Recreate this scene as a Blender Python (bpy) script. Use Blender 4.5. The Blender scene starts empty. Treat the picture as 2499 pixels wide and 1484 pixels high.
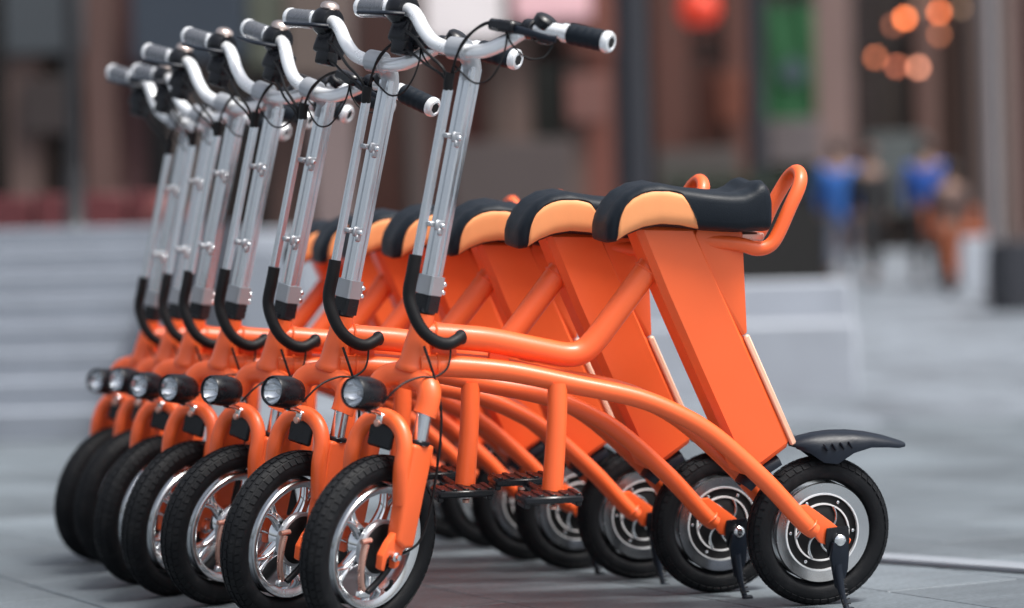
import bpy, bmesh, math, random
from math import sin, cos, pi, radians, atan, tan, sqrt, hypot
from mathutils import Vector, Matrix

random.seed(7)
S = bpy.context.scene
COL = S.collection

# ------------------------------------------------------------------ camera
FPX, CAMZ = 5800.0, 0.62                      # focal length for a 2499 px wide frame
PITCH, ROLL = atan(10 / FPX), radians(1.4)
RC = Matrix.Rotation(PITCH, 3, 'X') @ Matrix.Rotation(ROLL, 3, 'Y')
right, fwd, up = RC @ Vector((1, 0, 0)), RC @ Vector((0, 1, 0)), RC @ Vector((0, 0, 1))
cam = bpy.data.cameras.new('camera')
camo = bpy.data.objects.new('camera', cam)
COL.objects.link(camo)
mc = Matrix.Identity(4)
for i in range(3):
    mc[i][0], mc[i][1], mc[i][2] = right[i], up[i], -fwd[i]
mc[2][3] = CAMZ
camo.matrix_world = mc
cam.sensor_width = 36
cam.lens = FPX / 2499 * 36
cam.clip_end = 400
cam.dof.use_dof = True
cam.dof.focus_distance = 4.75
cam.dof.aperture_fstop = 1.35
cam.dof.aperture_blades = 0
S.camera = camo

# ------------------------------------------------------------------ world and sun
SUN_EL, SUN_AZ = radians(62), radians(128)     # azimuth from +Y towards +X
w = bpy.data.worlds.new('World')
S.world = w
w.use_nodes = True
nt = w.node_tree
sky = nt.nodes.new('ShaderNodeTexSky')
sky.sky_type = 'NISHITA'
sky.sun_disc = False
sky.sun_elevation = SUN_EL
sky.sun_rotation = SUN_AZ
sky.air_density = 1.0
sky.dust_density = 6.0
sky.ozone_density = 1.6
bg = nt.nodes['Background']
bg.inputs[1].default_value = 0.105
hs_ = nt.nodes.new('ShaderNodeHueSaturation')   # thin high cloud: a paler, greyer sky
hs_.inputs['Saturation'].default_value = 0.42
nt.links.new(sky.outputs[0], hs_.inputs['Color'])
nt.links.new(hs_.outputs[0], bg.inputs[0])
sl = bpy.data.lights.new('sun', 'SUN')
sl.energy = 2.3
sl.angle = radians(16)
sl.color = (1, 0.97, 0.92)
so = bpy.data.objects.new('sun', sl)
COL.objects.link(so)
sd = Vector((sin(SUN_AZ) * cos(SUN_EL), cos(SUN_AZ) * cos(SUN_EL), sin(SUN_EL)))
so.rotation_euler = (-sd).to_track_quat('-Z', 'Y').to_euler()
S.view_settings.view_transform = 'Standard'
S.view_settings.look = 'None'
S.view_settings.gamma = 1
S.view_settings.exposure = 0.84
S.view_settings.use_curve_mapping = False
S.render.engine = 'CYCLES'
S.cycles.max_bounces = 8

# ------------------------------------------------------------------ materials
def mat(name, col, rough=0.5, metal=0.0, coat=0.0, noise=0.0, nscale=20, bump=0.0, bscale=60,
        emit=None, estr=0, spec=0.5, aniso=0.0, obj_var=0.0, coat_r=0.08, rvar=0.0):
    m = bpy.data.materials.new(name)
    m.use_nodes = True
    t = m.node_tree
    b = t.nodes['Principled BSDF']
    b.inputs['Base Color'].default_value = (*col, 1)
    b.inputs['Roughness'].default_value = rough
    b.inputs['Metallic'].default_value = metal
    b.inputs['Coat Weight'].default_value = coat
    b.inputs['Coat Roughness'].default_value = coat_r
    b.inputs['Specular IOR Level'].default_value = spec
    b.inputs['Anisotropic'].default_value = aniso
    tc = t.nodes.new('ShaderNodeTexCoord')
    src = None
    if noise or rvar:
        n = t.nodes.new('ShaderNodeTexNoise')
        n.inputs['Scale'].default_value = nscale
        n.inputs['Detail'].default_value = 6
        n.inputs['Roughness'].default_value = 0.65
        t.links.new(tc.outputs['Object'], n.inputs['Vector'])
    if noise:
        r = t.nodes.new('ShaderNodeMapRange')
        r.inputs['To Min'].default_value = 1 - noise
        r.inputs['To Max'].default_value = 1 + noise
        t.links.new(n.outputs['Fac'], r.inputs['Value'])
        src = r.outputs[0]
    if rvar:
        r2 = t.nodes.new('ShaderNodeMapRange')
        r2.inputs['From Min'].default_value = 0.3
        r2.inputs['From Max'].default_value = 0.7
        r2.inputs['To Min'].default_value = max(0.02, rough - rvar)
        r2.inputs['To Max'].default_value = rough + rvar
        t.links.new(n.outputs['Fac'], r2.inputs['Value'])
        t.links.new(r2.outputs[0], b.inputs['Roughness'])
    if obj_var:
        oi = t.nodes.new('ShaderNodeObjectInfo')
        r = t.nodes.new('ShaderNodeMapRange')
        r.inputs['To Min'].default_value = 1 - obj_var
        r.inputs['To Max'].default_value = 1 + obj_var
        t.links.new(oi.outputs['Random'], r.inputs['Value'])
        if src:
            mu = t.nodes.new('ShaderNodeMath')
            mu.operation = 'MULTIPLY'
            t.links.new(src, mu.inputs[0])
            t.links.new(r.outputs[0], mu.inputs[1])
            src = mu.outputs[0]
        else:
            src = r.outputs[0]
    if src:
        v = t.nodes.new('ShaderNodeVectorMath')
        v.operation = 'SCALE'
        v.inputs[0].default_value = col
        t.links.new(src, v.inputs['Scale'])
        t.links.new(v.outputs[0], b.inputs['Base Color'])
    if bump:
        n2 = t.nodes.new('ShaderNodeTexNoise')
        n2.inputs['Scale'].default_value = bscale
        n2.inputs['Detail'].default_value = 4
        t.links.new(tc.outputs['Object'], n2.inputs['Vector'])
        bp = t.nodes.new('ShaderNodeBump')
        bp.inputs['Strength'].default_value = bump
        bp.inputs['Distance'].default_value = 0.002
        t.links.new(n2.outputs['Fac'], bp.inputs['Height'])
        t.links.new(bp.outputs[0], b.inputs['Normal'])
    if emit:
        b.inputs['Emission Color'].default_value = (*emit, 1)
        b.inputs['Emission Strength'].default_value = estr
    return m

ORANGE = mat('orange_paint', (0.90, 0.132, 0.029), 0.42, coat=0.22, coat_r=0.18, noise=0.05, nscale=9, bump=0.05, bscale=240, rvar=0.06)
PEACH = mat('peach_vinyl', (0.94, 0.37, 0.145), 0.55, noise=0.06, nscale=14, bump=0.08, bscale=300)
VINYL = mat('black_vinyl', (0.007, 0.011, 0.017), 0.46, spec=0.22, noise=0.25, nscale=12, bump=0.3, bscale=420, rvar=0.08)
RUBBER = mat('tyre_rubber', (0.0045, 0.0055, 0.0075), 0.66, spec=0.25, noise=0.35, nscale=22, bump=0.3, bscale=300, rvar=0.12)
BLACK = mat('black_plastic', (0.005, 0.006, 0.009), 0.30, spec=0.4, noise=0.2, nscale=30, bump=0.1, bscale=300, rvar=0.1)
HOSE = mat('black_hose', (0.004, 0.004, 0.005), 0.5, spec=0.3, bump=0.2, bscale=500)
FENDER = mat('navy_black_plastic', (0.006, 0.010, 0.018), 0.42, spec=0.28, noise=0.2, nscale=20, bump=0.15, bscale=250, rvar=0.08)
POLISH = mat('polished_aluminium', (0.92, 0.94, 0.96), 0.24, 0.45, noise=0.04, nscale=18, rvar=0.06, bump=0.05, bscale=60)
CHROME = mat('chrome', (0.80, 0.82, 0.84), 0.09, 1.0, rvar=0.04, noise=0.03, nscale=12)
SATIN = mat('satin_aluminium', (0.74, 0.77, 0.80), 0.22, 1.0, noise=0.05, nscale=16, rvar=0.06)
RIMM = mat('cast_rim_silver', (0.64, 0.66, 0.68), 0.22, 1.0, noise=0.05, nscale=9, bump=0.02, bscale=60, rvar=0.08)
GREYM = mat('grey_silver_paint', (0.42, 0.44, 0.47), 0.34, 0.55, noise=0.05, nscale=14, rvar=0.06)
WHITEP = mat('white_trim', (0.78, 0.79, 0.80), 0.35, noise=0.04)
GRIPM = mat('grey_grip', (0.20, 0.21, 0.23), 0.28, 0.6, rvar=0.05, noise=0.1)  # black far-side grip, the sky sheen on it put into the grey colour
COPPER = mat('coppery_steel', (0.72, 0.42, 0.34), 0.32, 0.75, noise=0.15, nscale=60, rvar=0.1)
MOTOR = mat('matt_black_motor', (0.005, 0.005, 0.006), 0.55, spec=0.3)
def dusty(m, dust, lo, hi, sc):
    t = m.node_tree; b = t.nodes['Principled BSDF']
    tc = t.nodes.new('ShaderNodeTexCoord'); n = t.nodes.new('ShaderNodeTexNoise')
    n.inputs['Scale'].default_value = sc; n.inputs['Detail'].default_value = 7; n.inputs['Roughness'].default_value = .7
    t.links.new(tc.outputs['Object'], n.inputs['Vector'])
    r = t.nodes.new('ShaderNodeMapRange'); r.inputs['From Min'].default_value = lo; r.inputs['From Max'].default_value = hi
    r.inputs['To Max'].default_value = .55
    t.links.new(n.outputs['Fac'], r.inputs['Value'])
    mx = t.nodes.new('ShaderNodeMix'); mx.data_type = 'RGBA'
    old = b.inputs['Base Color'].links[0].from_socket
    t.links.new(r.outputs[0], mx.inputs[0]); t.links.new(old, mx.inputs[6]); mx.inputs[7].default_value = (*dust, 1)
    t.links.new(mx.outputs[2], b.inputs['Base Color'])
dusty(RUBBER, (.035, .035, .036), .50, .78, 24)
dusty(BLACK, (.03, .03, .03), .58, .85, 50)
DARKHOLE = mat('dark_bore', (0.006, 0.006, 0.007), 0.7)
GLASSL = mat('lamp_glass', (0.80, 0.84, 0.88), 0.05, 0.9, coat=1.0, coat_r=0.02, noise=0.25, nscale=55)
CLEAR = mat('clear_lens', (.95, .97, 1.0), 0.02)
CLEAR.node_tree.nodes['Principled BSDF'].inputs['Transmission Weight'].default_value = 1.0
BELL = mat('rose_steel', (0.70, 0.58, 0.52), 0.22, 1.0, rvar=0.05)

# ------------------------------------------------------------------ mesh helpers
class MB:
    def __init__(s):
        s.v, s.f = [], []
    def add(s, vs, fs):
        o = len(s.v)
        s.v += [tuple(x) for x in vs]
        s.f += [tuple(o + i for i in f) for f in fs]
        return s
    def box(s, c, size, bev=0.0, rot=None, segs=1):
        bm = bmesh.new()
        bmesh.ops.create_cube(bm, size=1)
        bmesh.ops.scale(bm, vec=size, verts=bm.verts)
        if bev:
            bmesh.ops.bevel(bm, geom=bm.edges[:], offset=bev, segments=segs, affect='EDGES', profile=0.6)
        if rot is not None:
            bmesh.ops.rotate(bm, cent=(0, 0, 0), matrix=rot, verts=bm.verts)
        bmesh.ops.translate(bm, vec=c, verts=bm.verts)
        return s.take(bm)
    def take(s, bm):
        bm.verts.index_update()
        s.add([v.co[:] for v in bm.verts], [[v.index for v in f.verts] for f in bm.faces])
        bm.free()
        return s
    def prism(s, pts, y0, y1, bev=0.0, segs=2, axis='y'):
        """outline pts (a,b) in the xz plane pulled from y0 to y1"""
        bm = bmesh.new()
        if axis == 'y':
            a = [bm.verts.new((p[0], y0, p[1])) for p in pts]
            b = [bm.verts.new((p[0], y1, p[1])) for p in pts]
        elif axis == 'z':
            a = [bm.verts.new((p[0], p[1], y0)) for p in pts]
            b = [bm.verts.new((p[0], p[1], y1)) for p in pts]
        else:
            a = [bm.verts.new((y0, p[0], p[1])) for p in pts]
            b = [bm.verts.new((y1, p[0], p[1])) for p in pts]
        n = len(pts)
        bm.faces.new(a)
        bm.faces.new(b[::-1])
        for i in range(n):
            bm.faces.new((a[i], b[i], b[(i + 1) % n], a[(i + 1) % n]))
        bmesh.ops.recalc_face_normals(bm, faces=bm.faces)
        if bev:
            bmesh.ops.bevel(bm, geom=bm.edges[:], offset=bev, segments=segs, affect='EDGES', profile=0.6)
        return s.take(bm)
    def tube(s, pts, r, seg=14, sub=6, cap=True, flat=1.0, section=None, upv=None):
        """round (or custom-section) tube swept along a smoothed path"""
        P = [Vector(p) for p in pts]
        R = list(r) if isinstance(r, (list, tuple)) else [r] * len(P)
        if len(P) > 2 and sub > 1:
            Q, RR = [], []
            for i in range(len(P) - 1):
                p0, p1, p2, p3 = P[max(i - 1, 0)], P[i], P[i + 1], P[min(i + 2, len(P) - 1)]
                for k in range(sub):
                    t = k / sub
                    Q.append(0.5 * ((2 * p1) + (p2 - p0) * t + (2 * p0 - 5 * p1 + 4 * p2 - p3) * t * t + (3 * p1 - p0 - 3 * p2 + p3) * t ** 3))
                    RR.append(R[i] * (1 - t) + R[i + 1] * t)
            Q.append(P[-1]); RR.append(R[-1])
            P, R = Q, RR
        T = []
        for i in range(len(P)):
            d = P[min(i + 1, len(P) - 1)] - P[max(i - 1, 0)]
            T.append(d.normalized())
        u = Vector(upv) if upv else (Vector((0, 1, 0)) if abs(T[0].y) < 0.9 else Vector((0, 0, 1)))
        vs, fs = [], []
        sec = section or [(cos(2 * pi * k / seg), sin(2 * pi * k / seg) * flat) for k in range(seg)]
        n = len(sec)
        for i, p in enumerate(P):
            u = (u - T[i] * u.dot(T[i])).normalized()
            v = T[i].cross(u)
            for a, b in sec:
                vs.append(p + (u * a + v * b) * R[i])
        for i in range(len(P) - 1):
            for k in range(n):
                a, b = i * n + k, i * n + (k + 1) % n
                fs.append((a, b, b + n, a + n))
        if cap:
            fs.append(tuple(range(n))[::-1])
            fs.append(tuple((len(P) - 1) * n + k for k in range(n)))
        return s.add(vs, fs)
    def lathe(s, prof, c=(0, 0, 0), axis=(0, 1, 0), seg=48, closed=False, caps=True):
        """prof = list of (radius, height along axis)"""
        ax = Vector(axis).normalized()
        u = Vector((0, 0, 1)) if abs(ax.z) < 0.9 else Vector((1, 0, 0))
        u = (u - ax * u.dot(ax)).normalized()
        v = ax.cross(u)
        c = Vector(c)
        vs, fs = [], []
        n = len(prof)
        for k in range(seg):
            a = 2 * pi * k / seg
            d = u * cos(a) + v * sin(a)
            for (r, h) in prof:
                vs.append(c + d * r + ax * h)
        m = n if closed else n - 1
        for k in range(seg):
            k2 = (k + 1) % seg
            for j in range(m):
                j2 = (j + 1) % n
                fs.append((k * n + j, k * n + j2, k2 * n + j2, k2 * n + j))
        if not closed and caps:
            if prof[0][0] > 1e-6:
                fs.append(tuple(k * n for k in range(seg)))
            if prof[-1][0] > 1e-6:
                fs.append(tuple(k * n + n - 1 for k in range(seg))[::-1])
        return s.add(vs, fs)
    def xf(s, M):
        s.v = [tuple(M @ Vector(p)) for p in s.v]
        return s
    def build(s, name, m, parent=None, angle=38, M=None, **props):
        me = bpy.data.meshes.new(name)
        me.from_pydata(s.v, [], s.f)
        bm = bmesh.new(); bm.from_mesh(me)
        bmesh.ops.remove_doubles(bm, verts=bm.verts, dist=1e-6)
        bmesh.ops.recalc_face_normals(bm, faces=bm.faces)
        bm.to_mesh(me); bm.free()
        for p in me.polygons:
            p.use_smooth = True
        me.set_sharp_from_angle(angle=radians(angle))
        me.materials.append(m)
        o = bpy.data.objects.new(name, me)
        COL.objects.link(o)
        if parent is not None:
            o.parent = parent
        if M is not None:
            o.matrix_local = M
        for k, v in props.items():
            o[k] = v
        return o

def empty(name, label, cat, M=None, group=None, loc=None):
    o = bpy.data.objects.new(name, None)
    o.empty_display_size = 0.1
    COL.objects.link(o)
    if M is not None:
        o.matrix_world = M
    if loc is not None:
        o.location = loc
    o['label'] = label; o['category'] = cat
    if group: o['group'] = group
    return o

def tag(o, label, cat, group=None):
    o['label'] = label; o['category'] = cat
    if group: o['group'] = group
    return o

# ------------------------------------------------------------------ the plaza
UD = Vector((-0.476, 0.879, 0)); ND = Vector((0.879, 0.476, 0))
gang = math.atan2(ND.y, ND.x)

def stone_ground(name, col, joints):
    m = bpy.data.materials.new(name)
    m.use_nodes = True
    t = m.node_tree; b = t.nodes['Principled BSDF']
    geo = t.nodes.new('ShaderNodeNewGeometry')
    mp = t.nodes.new('ShaderNodeMapping'); mp.vector_type = 'TEXTURE'
    mp.inputs['Rotation'].default_value = (0, 0, gang)
    t.links.new(geo.outputs['Position'], mp.inputs['Vector'])
    n1 = t.nodes.new('ShaderNodeTexNoise'); n1.inputs['Scale'].default_value = 1.3; n1.inputs['Detail'].default_value = 5
    n2 = t.nodes.new('ShaderNodeTexNoise'); n2.inputs['Scale'].default_value = 90; n2.inputs['Detail'].default_value = 5
    st = t.nodes.new('ShaderNodeMapping'); st.inputs['Scale'].default_value = (3.0, 14, 3)
    t.links.new(mp.outputs[0], st.inputs['Vector'])
    n3 = t.nodes.new('ShaderNodeTexNoise'); n3.inputs['Scale'].default_value = 1.5; n3.inputs['Detail'].default_value = 6
    t.links.new(st.outputs[0], n3.inputs['Vector'])
    for n in (n1, n2):
        t.links.new(mp.outputs[0], n.inputs['Vector'])
    def rng(sock, lo, hi, a=0.3, c=0.7):
        r = t.nodes.new('ShaderNodeMapRange')
        r.inputs['From Min'].default_value = a; r.inputs['From Max'].default_value = c
        r.inputs['To Min'].default_value = lo; r.inputs['To Max'].default_value = hi
        t.links.new(sock, r.inputs['Value']); return r.outputs[0]
    def mul(a, c):
        x = t.nodes.new('ShaderNodeMath'); x.operation = 'MULTIPLY'
        t.links.new(a, x.inputs[0]); t.links.new(c, x.inputs[1]); return x.outputs[0]
    f = mul(mul(rng(n1.outputs['Fac'], 0.74, 1.20), rng(n2.outputs['Fac'], 0.78, 1.20)), rng(n3.outputs['Fac'], 0.90, 1.10))
    oi = t.nodes.new('ShaderNodeObjectInfo')
    f = mul(f, rng(oi.outputs['Random'], 0.78, 1.20, 0, 1)) if not joints else f
    if joints:
        br = t.nodes.new('ShaderNodeTexBrick')
        br.offset = 0.5
        br.inputs['Scale'].default_value = 1
        br.inputs['Brick Width'].default_value = 0.36
        br.inputs['Row Height'].default_value = 0.72
        br.inputs['Mortar Size'].default_value = 0.010
        br.inputs['Color1'].default_value = (0.80, 0.80, 0.80, 1)
        br.inputs['Color2'].default_value = (1.18, 1.18, 1.18, 1)
        br.inputs['Mortar'].default_value = (0.25, 0.25, 0.25, 1)
        t.links.new(mp.outputs[0], br.inputs['Vector'])
        rb = t.nodes.new('ShaderNodeRGBToBW'); t.links.new(br.outputs['Color'], rb.inputs[0])
        f = mul(f, rb.outputs[0])
    v = t.nodes.new('ShaderNodeVectorMath'); v.operation = 'SCALE'; v.inputs[0].default_value = col
    t.links.new(f, v.inputs['Scale']); t.links.new(v.outputs[0], b.inputs['Base Color'])
    t.links.new(rng(n1.outputs['Fac'], 0.42, 0.66), b.inputs['Roughness'])
    bp = t.nodes.new('ShaderNodeBump'); bp.inputs['Strength'].default_value = 0.35; bp.inputs['Distance'].default_value = 0.002
    t.links.new(n2.outputs['Fac'], bp.inputs['Height']); t.links.new(bp.outputs[0], b.inputs['Normal'])
    return m

SLAB = stone_ground('granite_slab', (0.114, 0.135, 0.153), False)
PAVE = stone_ground('granite_paving', (0.172, 0.196, 0.226), True)
STONE = mat('pale_stone', (0.36, 0.39, 0.44), 0.6, noise=0.18, nscale=4, bump=0.3, bscale=80, obj_var=0.1)
STAIR = mat('stair_stone', (0.185, 0.21, 0.25), 0.65, noise=0.2, nscale=3, bump=0.3, bscale=80)
RISER = mat('riser_stone', (0.205, 0.23, 0.27), 0.65, noise=0.25, nscale=3, bump=0.3, bscale=80)
STONE2 = mat('grey_stone', (0.24, 0.265, 0.30), 0.6, noise=0.22, nscale=4, bump=0.3, bscale=80, obj_var=0.12)

def gz(D):                                      # height of the plaza at depth D (it ramps up away from the bikes)
    if D < 12: return 0.0
    if D < 50: return (D - 12) * 0.048
    return 38 * 0.048

g = MB()
ys = [-80, 0, 4, 8, 12] + [12 + 2 * i for i in range(1, 20)] + [160]
xs = [-120, -30, -12, -6, 0, 6, 12, 30, 120]
vs = [(x, y, gz(y) - 0.014) for y in ys for x in xs]
nx = len(xs)
fs = [(j * nx + i, j * nx + i + 1, (j + 1) * nx + i + 1, (j + 1) * nx + i) for j in range(len(ys) - 1) for i in range(nx - 1)]
g.add(vs, fs)
ground = g.build('ground', PAVE, angle=60)
ground['kind'] = 'structure'

def slab_mesh(seed):
    r = random.Random(seed)
    b = MB().box((0, 0, 0), (0.354, 0.714, 0.016), 0.0022)
    return b
slab_src = None
count = 0
for iu in range(2, 20):
    for i in range(0, 30):
        n0 = 1.645 + 0.3605 * (i - 4) + 0.18
        off = 0.36 if i % 2 else 0.0
        u0 = 0.72 * iu + off + 0.10
        c = ND * n0 + UD * u0
        if not (3.4 < c.y < 12.0 and abs(c.x) < 0.2155 * c.y + 0.55): continue
        if count >= 298: continue
        if slab_src is None:
            o = slab_mesh(1).build('paving_slab', SLAB, ground, angle=30)
            slab_src = o
        else:
            o = slab_src.copy(); COL.objects.link(o); o.parent = ground
        o.location = (c.x, c.y, -0.008 + random.uniform(-0.0008, 0.0))
        o.rotation_euler = (random.uniform(-.001, .001), random.uniform(-.001, .001), gang + random.uniform(-.002, .002) + (pi if random.random() < .5 else 0))
        count += 1

# ------------------------------------------------------------------ the electric bike (built once)
# bike space: x front -> rear, y away from the near side, z up; origin under the rear wheel
TILT = radians(10.9)
HEAD = Vector((-0.852, 0, 0.507))
def front_matrix(st):
    return Matrix.Translation(HEAD) @ Matrix.Rotation(TILT, 4, 'Y') @ Matrix.Rotation(radians(st), 4, 'Z')
def smoothstep(t): return t * t * (3 - 2 * t)

def torus_tyre(c, R, w, seg=96):
    prof = []
    n = 22
    for k in range(n):
        a = 2 * pi * k / n
        ca, sa = cos(a), sin(a)
        rr = w * 0.5
        prof.append((R - rr + rr * (abs(ca) ** 0.85) * (1 if ca > 0 else -0.82), rr * 1.02 * (abs(sa) ** 0.9) * (1 if sa > 0 else -1)))
    return MB().lathe(prof, c, (0, 1, 0), seg, closed=True)

def tread(c, R, w, n=56):
    """chevron tread blocks proud of the tyre crown"""
    m = MB()
    rr = w * 0.5
    rows = [(-1.02, 0.5), (-0.52, 0.36), (0, 0.36), (0.52, 0.36), (1.02, 0.5)]
    for k in range(n):
        for q, (la, wd) in enumerate(rows):
            a0 = 2 * pi * (k + (0.5 if q % 2 else 0) + abs(la) * 0.35) / n
            da = 2 * pi / n * 0.39
            vs = []
            for h in (-0.001, 0.0022):
                for sa, sl in ((-1, -1), (1, -1), (1, 1), (-1, 1)):
                    lat = la + sl * wd * 0.42
                    a = a0 + sa * da + (0.25 * 2 * pi / n) * (lat if la >= 0 else -lat) * (1 if la else 0)
                    r = R - rr + (rr + h) * cos(lat * 0.95) ** 0.85
                    y = (rr + h) * sin(lat * 0.95) * 1.02
                    vs.append((c[0] + r * sin(a), c[1] + y, c[2] + r * cos(a)))
            m.add(vs, [(3, 2, 1, 0), (4, 5, 6, 7), (0, 1, 5, 4), (1, 2, 6, 5), (2, 3, 7, 6), (3, 0, 4, 7)])
    return m

BARPTS = [(-.045, 0, .628), (-.044, .035, .629), (-.042, .070, .637), (-.036, .105, .658), (-.028, .135, .681), (-.014, .170, .692), (.004, .24, .691), (.013, .292, .6874)]
BARP = [(p[0], -p[1], p[2]) for p in BARPTS[:0:-1]] + BARPTS

def build_bike():
    root = empty('electric_bike', 'x', 'electric bike')
    fr = []                                                     # parts that turn with the handlebar
    FM = front_matrix(33)
    def F(mb, name, m, **k):
        o = mb.build(name, m, root, M=FM, **k); fr.append(o); return o
    # --- frame
    MB().tube([(-.835, 0, .578), (-.76, 0, .570), (-.697, 0, .562), (-.60, 0, .541), (-.545, 0, .530), (-.512, 0, .534), (-.485, 0, .556), (-.44, 0, .612), (-.36, 0, .716)], .0245, 20, 6).build('top_tube', ORANGE, root)
    for s in (-1, 1):
        MB().tube([(-.845, s * .020, .521), (-.76, s * .023, .515), (-.66, s * .032, .503), (-.54, s * .046, .477), (-.42, s * .062, .450), (-.336, s * .074, .416), (-.258, s * .080, .368), (-.152, s * .084, .275), (-.071, s * .085, .190), (-.045, s * .084, .170)],
                  [.021, .021, .020, .0195, .019, .0185, .0185, .0185, .018, .016], 18, 6).build('chain_stay', ORANGE, root)
        d = MB().prism([(-.092, .222), (-.062, .225), (-.01, .188), (.014, .168), (.034, .150), (.026, .136), (.006, .134), (-.02, .142), (-.034, .146)], s * .078, s * .090, .003)
        d.build('dropout', ORANGE, root)
        if s < 0:
            MB().tube([(-.575, s * .046, .480), (-.580, s * .058, .40), (-.590, s * .066, .275)], [.0195, .0195, .021], 18, 4).build('peg_tube', ORANGE, root)
            MB().tube([(-.598, -.08, .262), (-.598, .08, .262)], .009, 12).build('peg_axle', BLACK, root)
        pd = MB().box((-.606, s * .098, .268), (.118, .066, .015), .004)
        for k in range(5):
            pd.box((-.655 + k * .025, s * .098, .2765), (.010, .060, .004), .001)
        for k in (-1, 1):
            pd.box((-.606 + k * .052, s * .098, .257), (.012, .05, .010), .002)
        pdo = pd.build('footrest', BLACK, root)
        MB().lathe([(0, 0), (.008, 0), (.007, .006), (0, .007)], (-.60, s * .105, .252), (0, 0, -1), 12).build('bolt', COPPER, pdo)
    ax = Vector((sin(TILT), 0, cos(TILT)))
    MB().lathe([(.034, 0), (.036, .004), (.0345, .012), (.030, .020), (.0275, .045), (.0225, .085), (.0205, .112), (.018, .114)], HEAD, ax, 32).build('head_tube', ORANGE, root)
    MB().prism([(-.848, .505), (-.79, .500), (-.765, .52), (-.77, .585), (-.80, .60), (-.83, .60)], -.0085, .0085, .003).build('gusset', ORANGE, root)
    MB().prism([(-.70, .553), (-.66, .546), (-.662, .515), (-.702, .521)], -.007, .007, .002).build('gusset', ORANGE, root)
    def bead(c, ax_, r, rr=.0022):
        ax_ = Vector(ax_).normalized(); u = Vector((0, 1, 0)); u = (u - ax_ * u.dot(ax_)).normalized(); v = ax_.cross(u)
        pts = [Vector(c) + (u * cos(2 * pi * k / 36) + v * sin(2 * pi * k / 36)) * (r + .0006 * (k % 2)) for k in range(37)]
        MB().tube(pts, [rr * (1 + .18 * (k % 2)) for k in range(37)], 6, 1, cap=False).build('weld_bead', ORANGE, root)
    bead((-.812, 0, .5755), (1, 0, -.1), .0250)
    bead((-.379, 0, .691), (.62, 0, .79), .0250)
    for s in (-1, 1):
        bead((-.812, s * .0215, .5195), (1, 0, -.08), .0212)
        bead((-.058, s * .0845, .182), (.62, 0, -.78), .0175)
    # --- battery box that carries the seat
    bx = MB().prism([(-.421, .788), (-.358, .646), (-.288, .499), (-.178, .272), (-.150, .290), (-.076, .340), (-.186, .566), (-.292, .784)], -.043, .043, .0125, 1)
    box = bx.build('battery_box', ORANGE, root)
    MB().prism([(-.288, .780), (-.300, .740), (-.190, .560), (-.178, .566), (-.192, .765), (-.2, .780)], -.0405, .0405, .007, 2).build('rear_gusset', ORANGE, root)
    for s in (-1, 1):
        MB().prism([(-.187, .560), (-.176, .566), (-.068, .343), (-.079, .336)], s * .0315, s * .0415, .003, 1).build('edge_strip', mat('pale_edge_strip', (.90, .52, .36), .45, coat=.3), box)  # added strip: sky brightness of the rear chamfer put into its pale colour
    lt = MB().prism([(-.1305, .458), (-.119, .462), (-.107, .440), (-.090, .398), (-.099, .392), (-.121, .436)], -.018, .018, .003).build('battery_latch', ORANGE, root)
    MB().tube([(-.102, -.012, .392), (-.082, -.012, .352)], .004, 8).tube([(-.102, .012, .392), (-.082, .012, .352)], .004, 8).build('latch_rod', COPPER, lt)
    # --- seat
    st = [(-.479, .775, .757, .034), (-.477, .792, .752, .048), (-.471, .808, .750, .056), (-.458, .830, .752, .062), (-.440, .849, .763, .066), (-.410, .864, .775, .070), (-.375, .869, .781, .074),
          (-.330, .860, .778, .078), (-.280, .853, .772, .083), (-.235, .849, .769, .088), (-.210, .850, .768, .090), (-.192, .857, .770, .090), (-.176, .870, .769, .089), (-.164, .873, .769, .087), (-.155, .864, .769, .085), (-.1495, .846, .770, .081), (-.1465, .815, .774, .074), (-.146, .80, .780, .055)]
    def seat_at(x):
        for a, b in zip(st, st[1:]):
            if a[0] <= x <= b[0]:
                t = (x - a[0]) / (b[0] - a[0])
                return [a[j] * (1 - t) + b[j] * t for j in (1, 2, 3)]
        return list(st[-1][1:])
    EXP = 0.46
    def side_y(x, z):
        zt, zb, wd = seat_at(x)
        mid, h = (zt + zb) / 2, (zt - zb) / 2
        q = min(1, abs((z - mid) / h))
        return wd * max(0, 1 - q ** (2 / EXP)) ** (EXP / 2)
    xs_ = []
    for a, b in zip(st, st[1:]):
        for k in range(3): xs_.append(a[0] + (b[0] - a[0]) * k / 3)
    xs_.append(st[-1][0])
    n = 36
    vs, fs = [], []
    for x in xs_:
        zt, zb, wd = seat_at(x)
        mid, h = (zt + zb) / 2, (zt - zb) / 2
        for k in range(n):
            a = 2 * pi * k / n
            ca, sa = cos(a), sin(a)
            yy = wd * abs(ca) ** EXP * (1 if ca >= 0 else -1)
            zz = mid + h * abs(sa) ** EXP * (1 if sa >= 0 else -1)
            if sa > 0:                                        # the top dips along the middle
                zz -= 0.006 * max(0, 1 - (abs(yy) / wd) * 1.6) * sa
            vs.append((x, yy, zz))
    for i in range(len(xs_) - 1):
        for k in range(n):
            a, b = i * n + k, i * n + (k + 1) % n
            fs.append((a, b, b + n, a + n))
    fs.append(tuple(range(n))); fs.append(tuple((len(xs_) - 1) * n + k for k in range(n)))
    seat = MB().add(vs, fs).build('seat', VINYL, root, angle=55)
    up_ = [(-.462, .770), (-.460, .788), (-.456, .806), (-.447, .825), (-.432, .840), (-.415, .849), (-.395, .854), (-.360, .854), (-.335, .848), (-.322, .830), (-.312, .810), (-.303, .788), (-.296, .773)]
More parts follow.
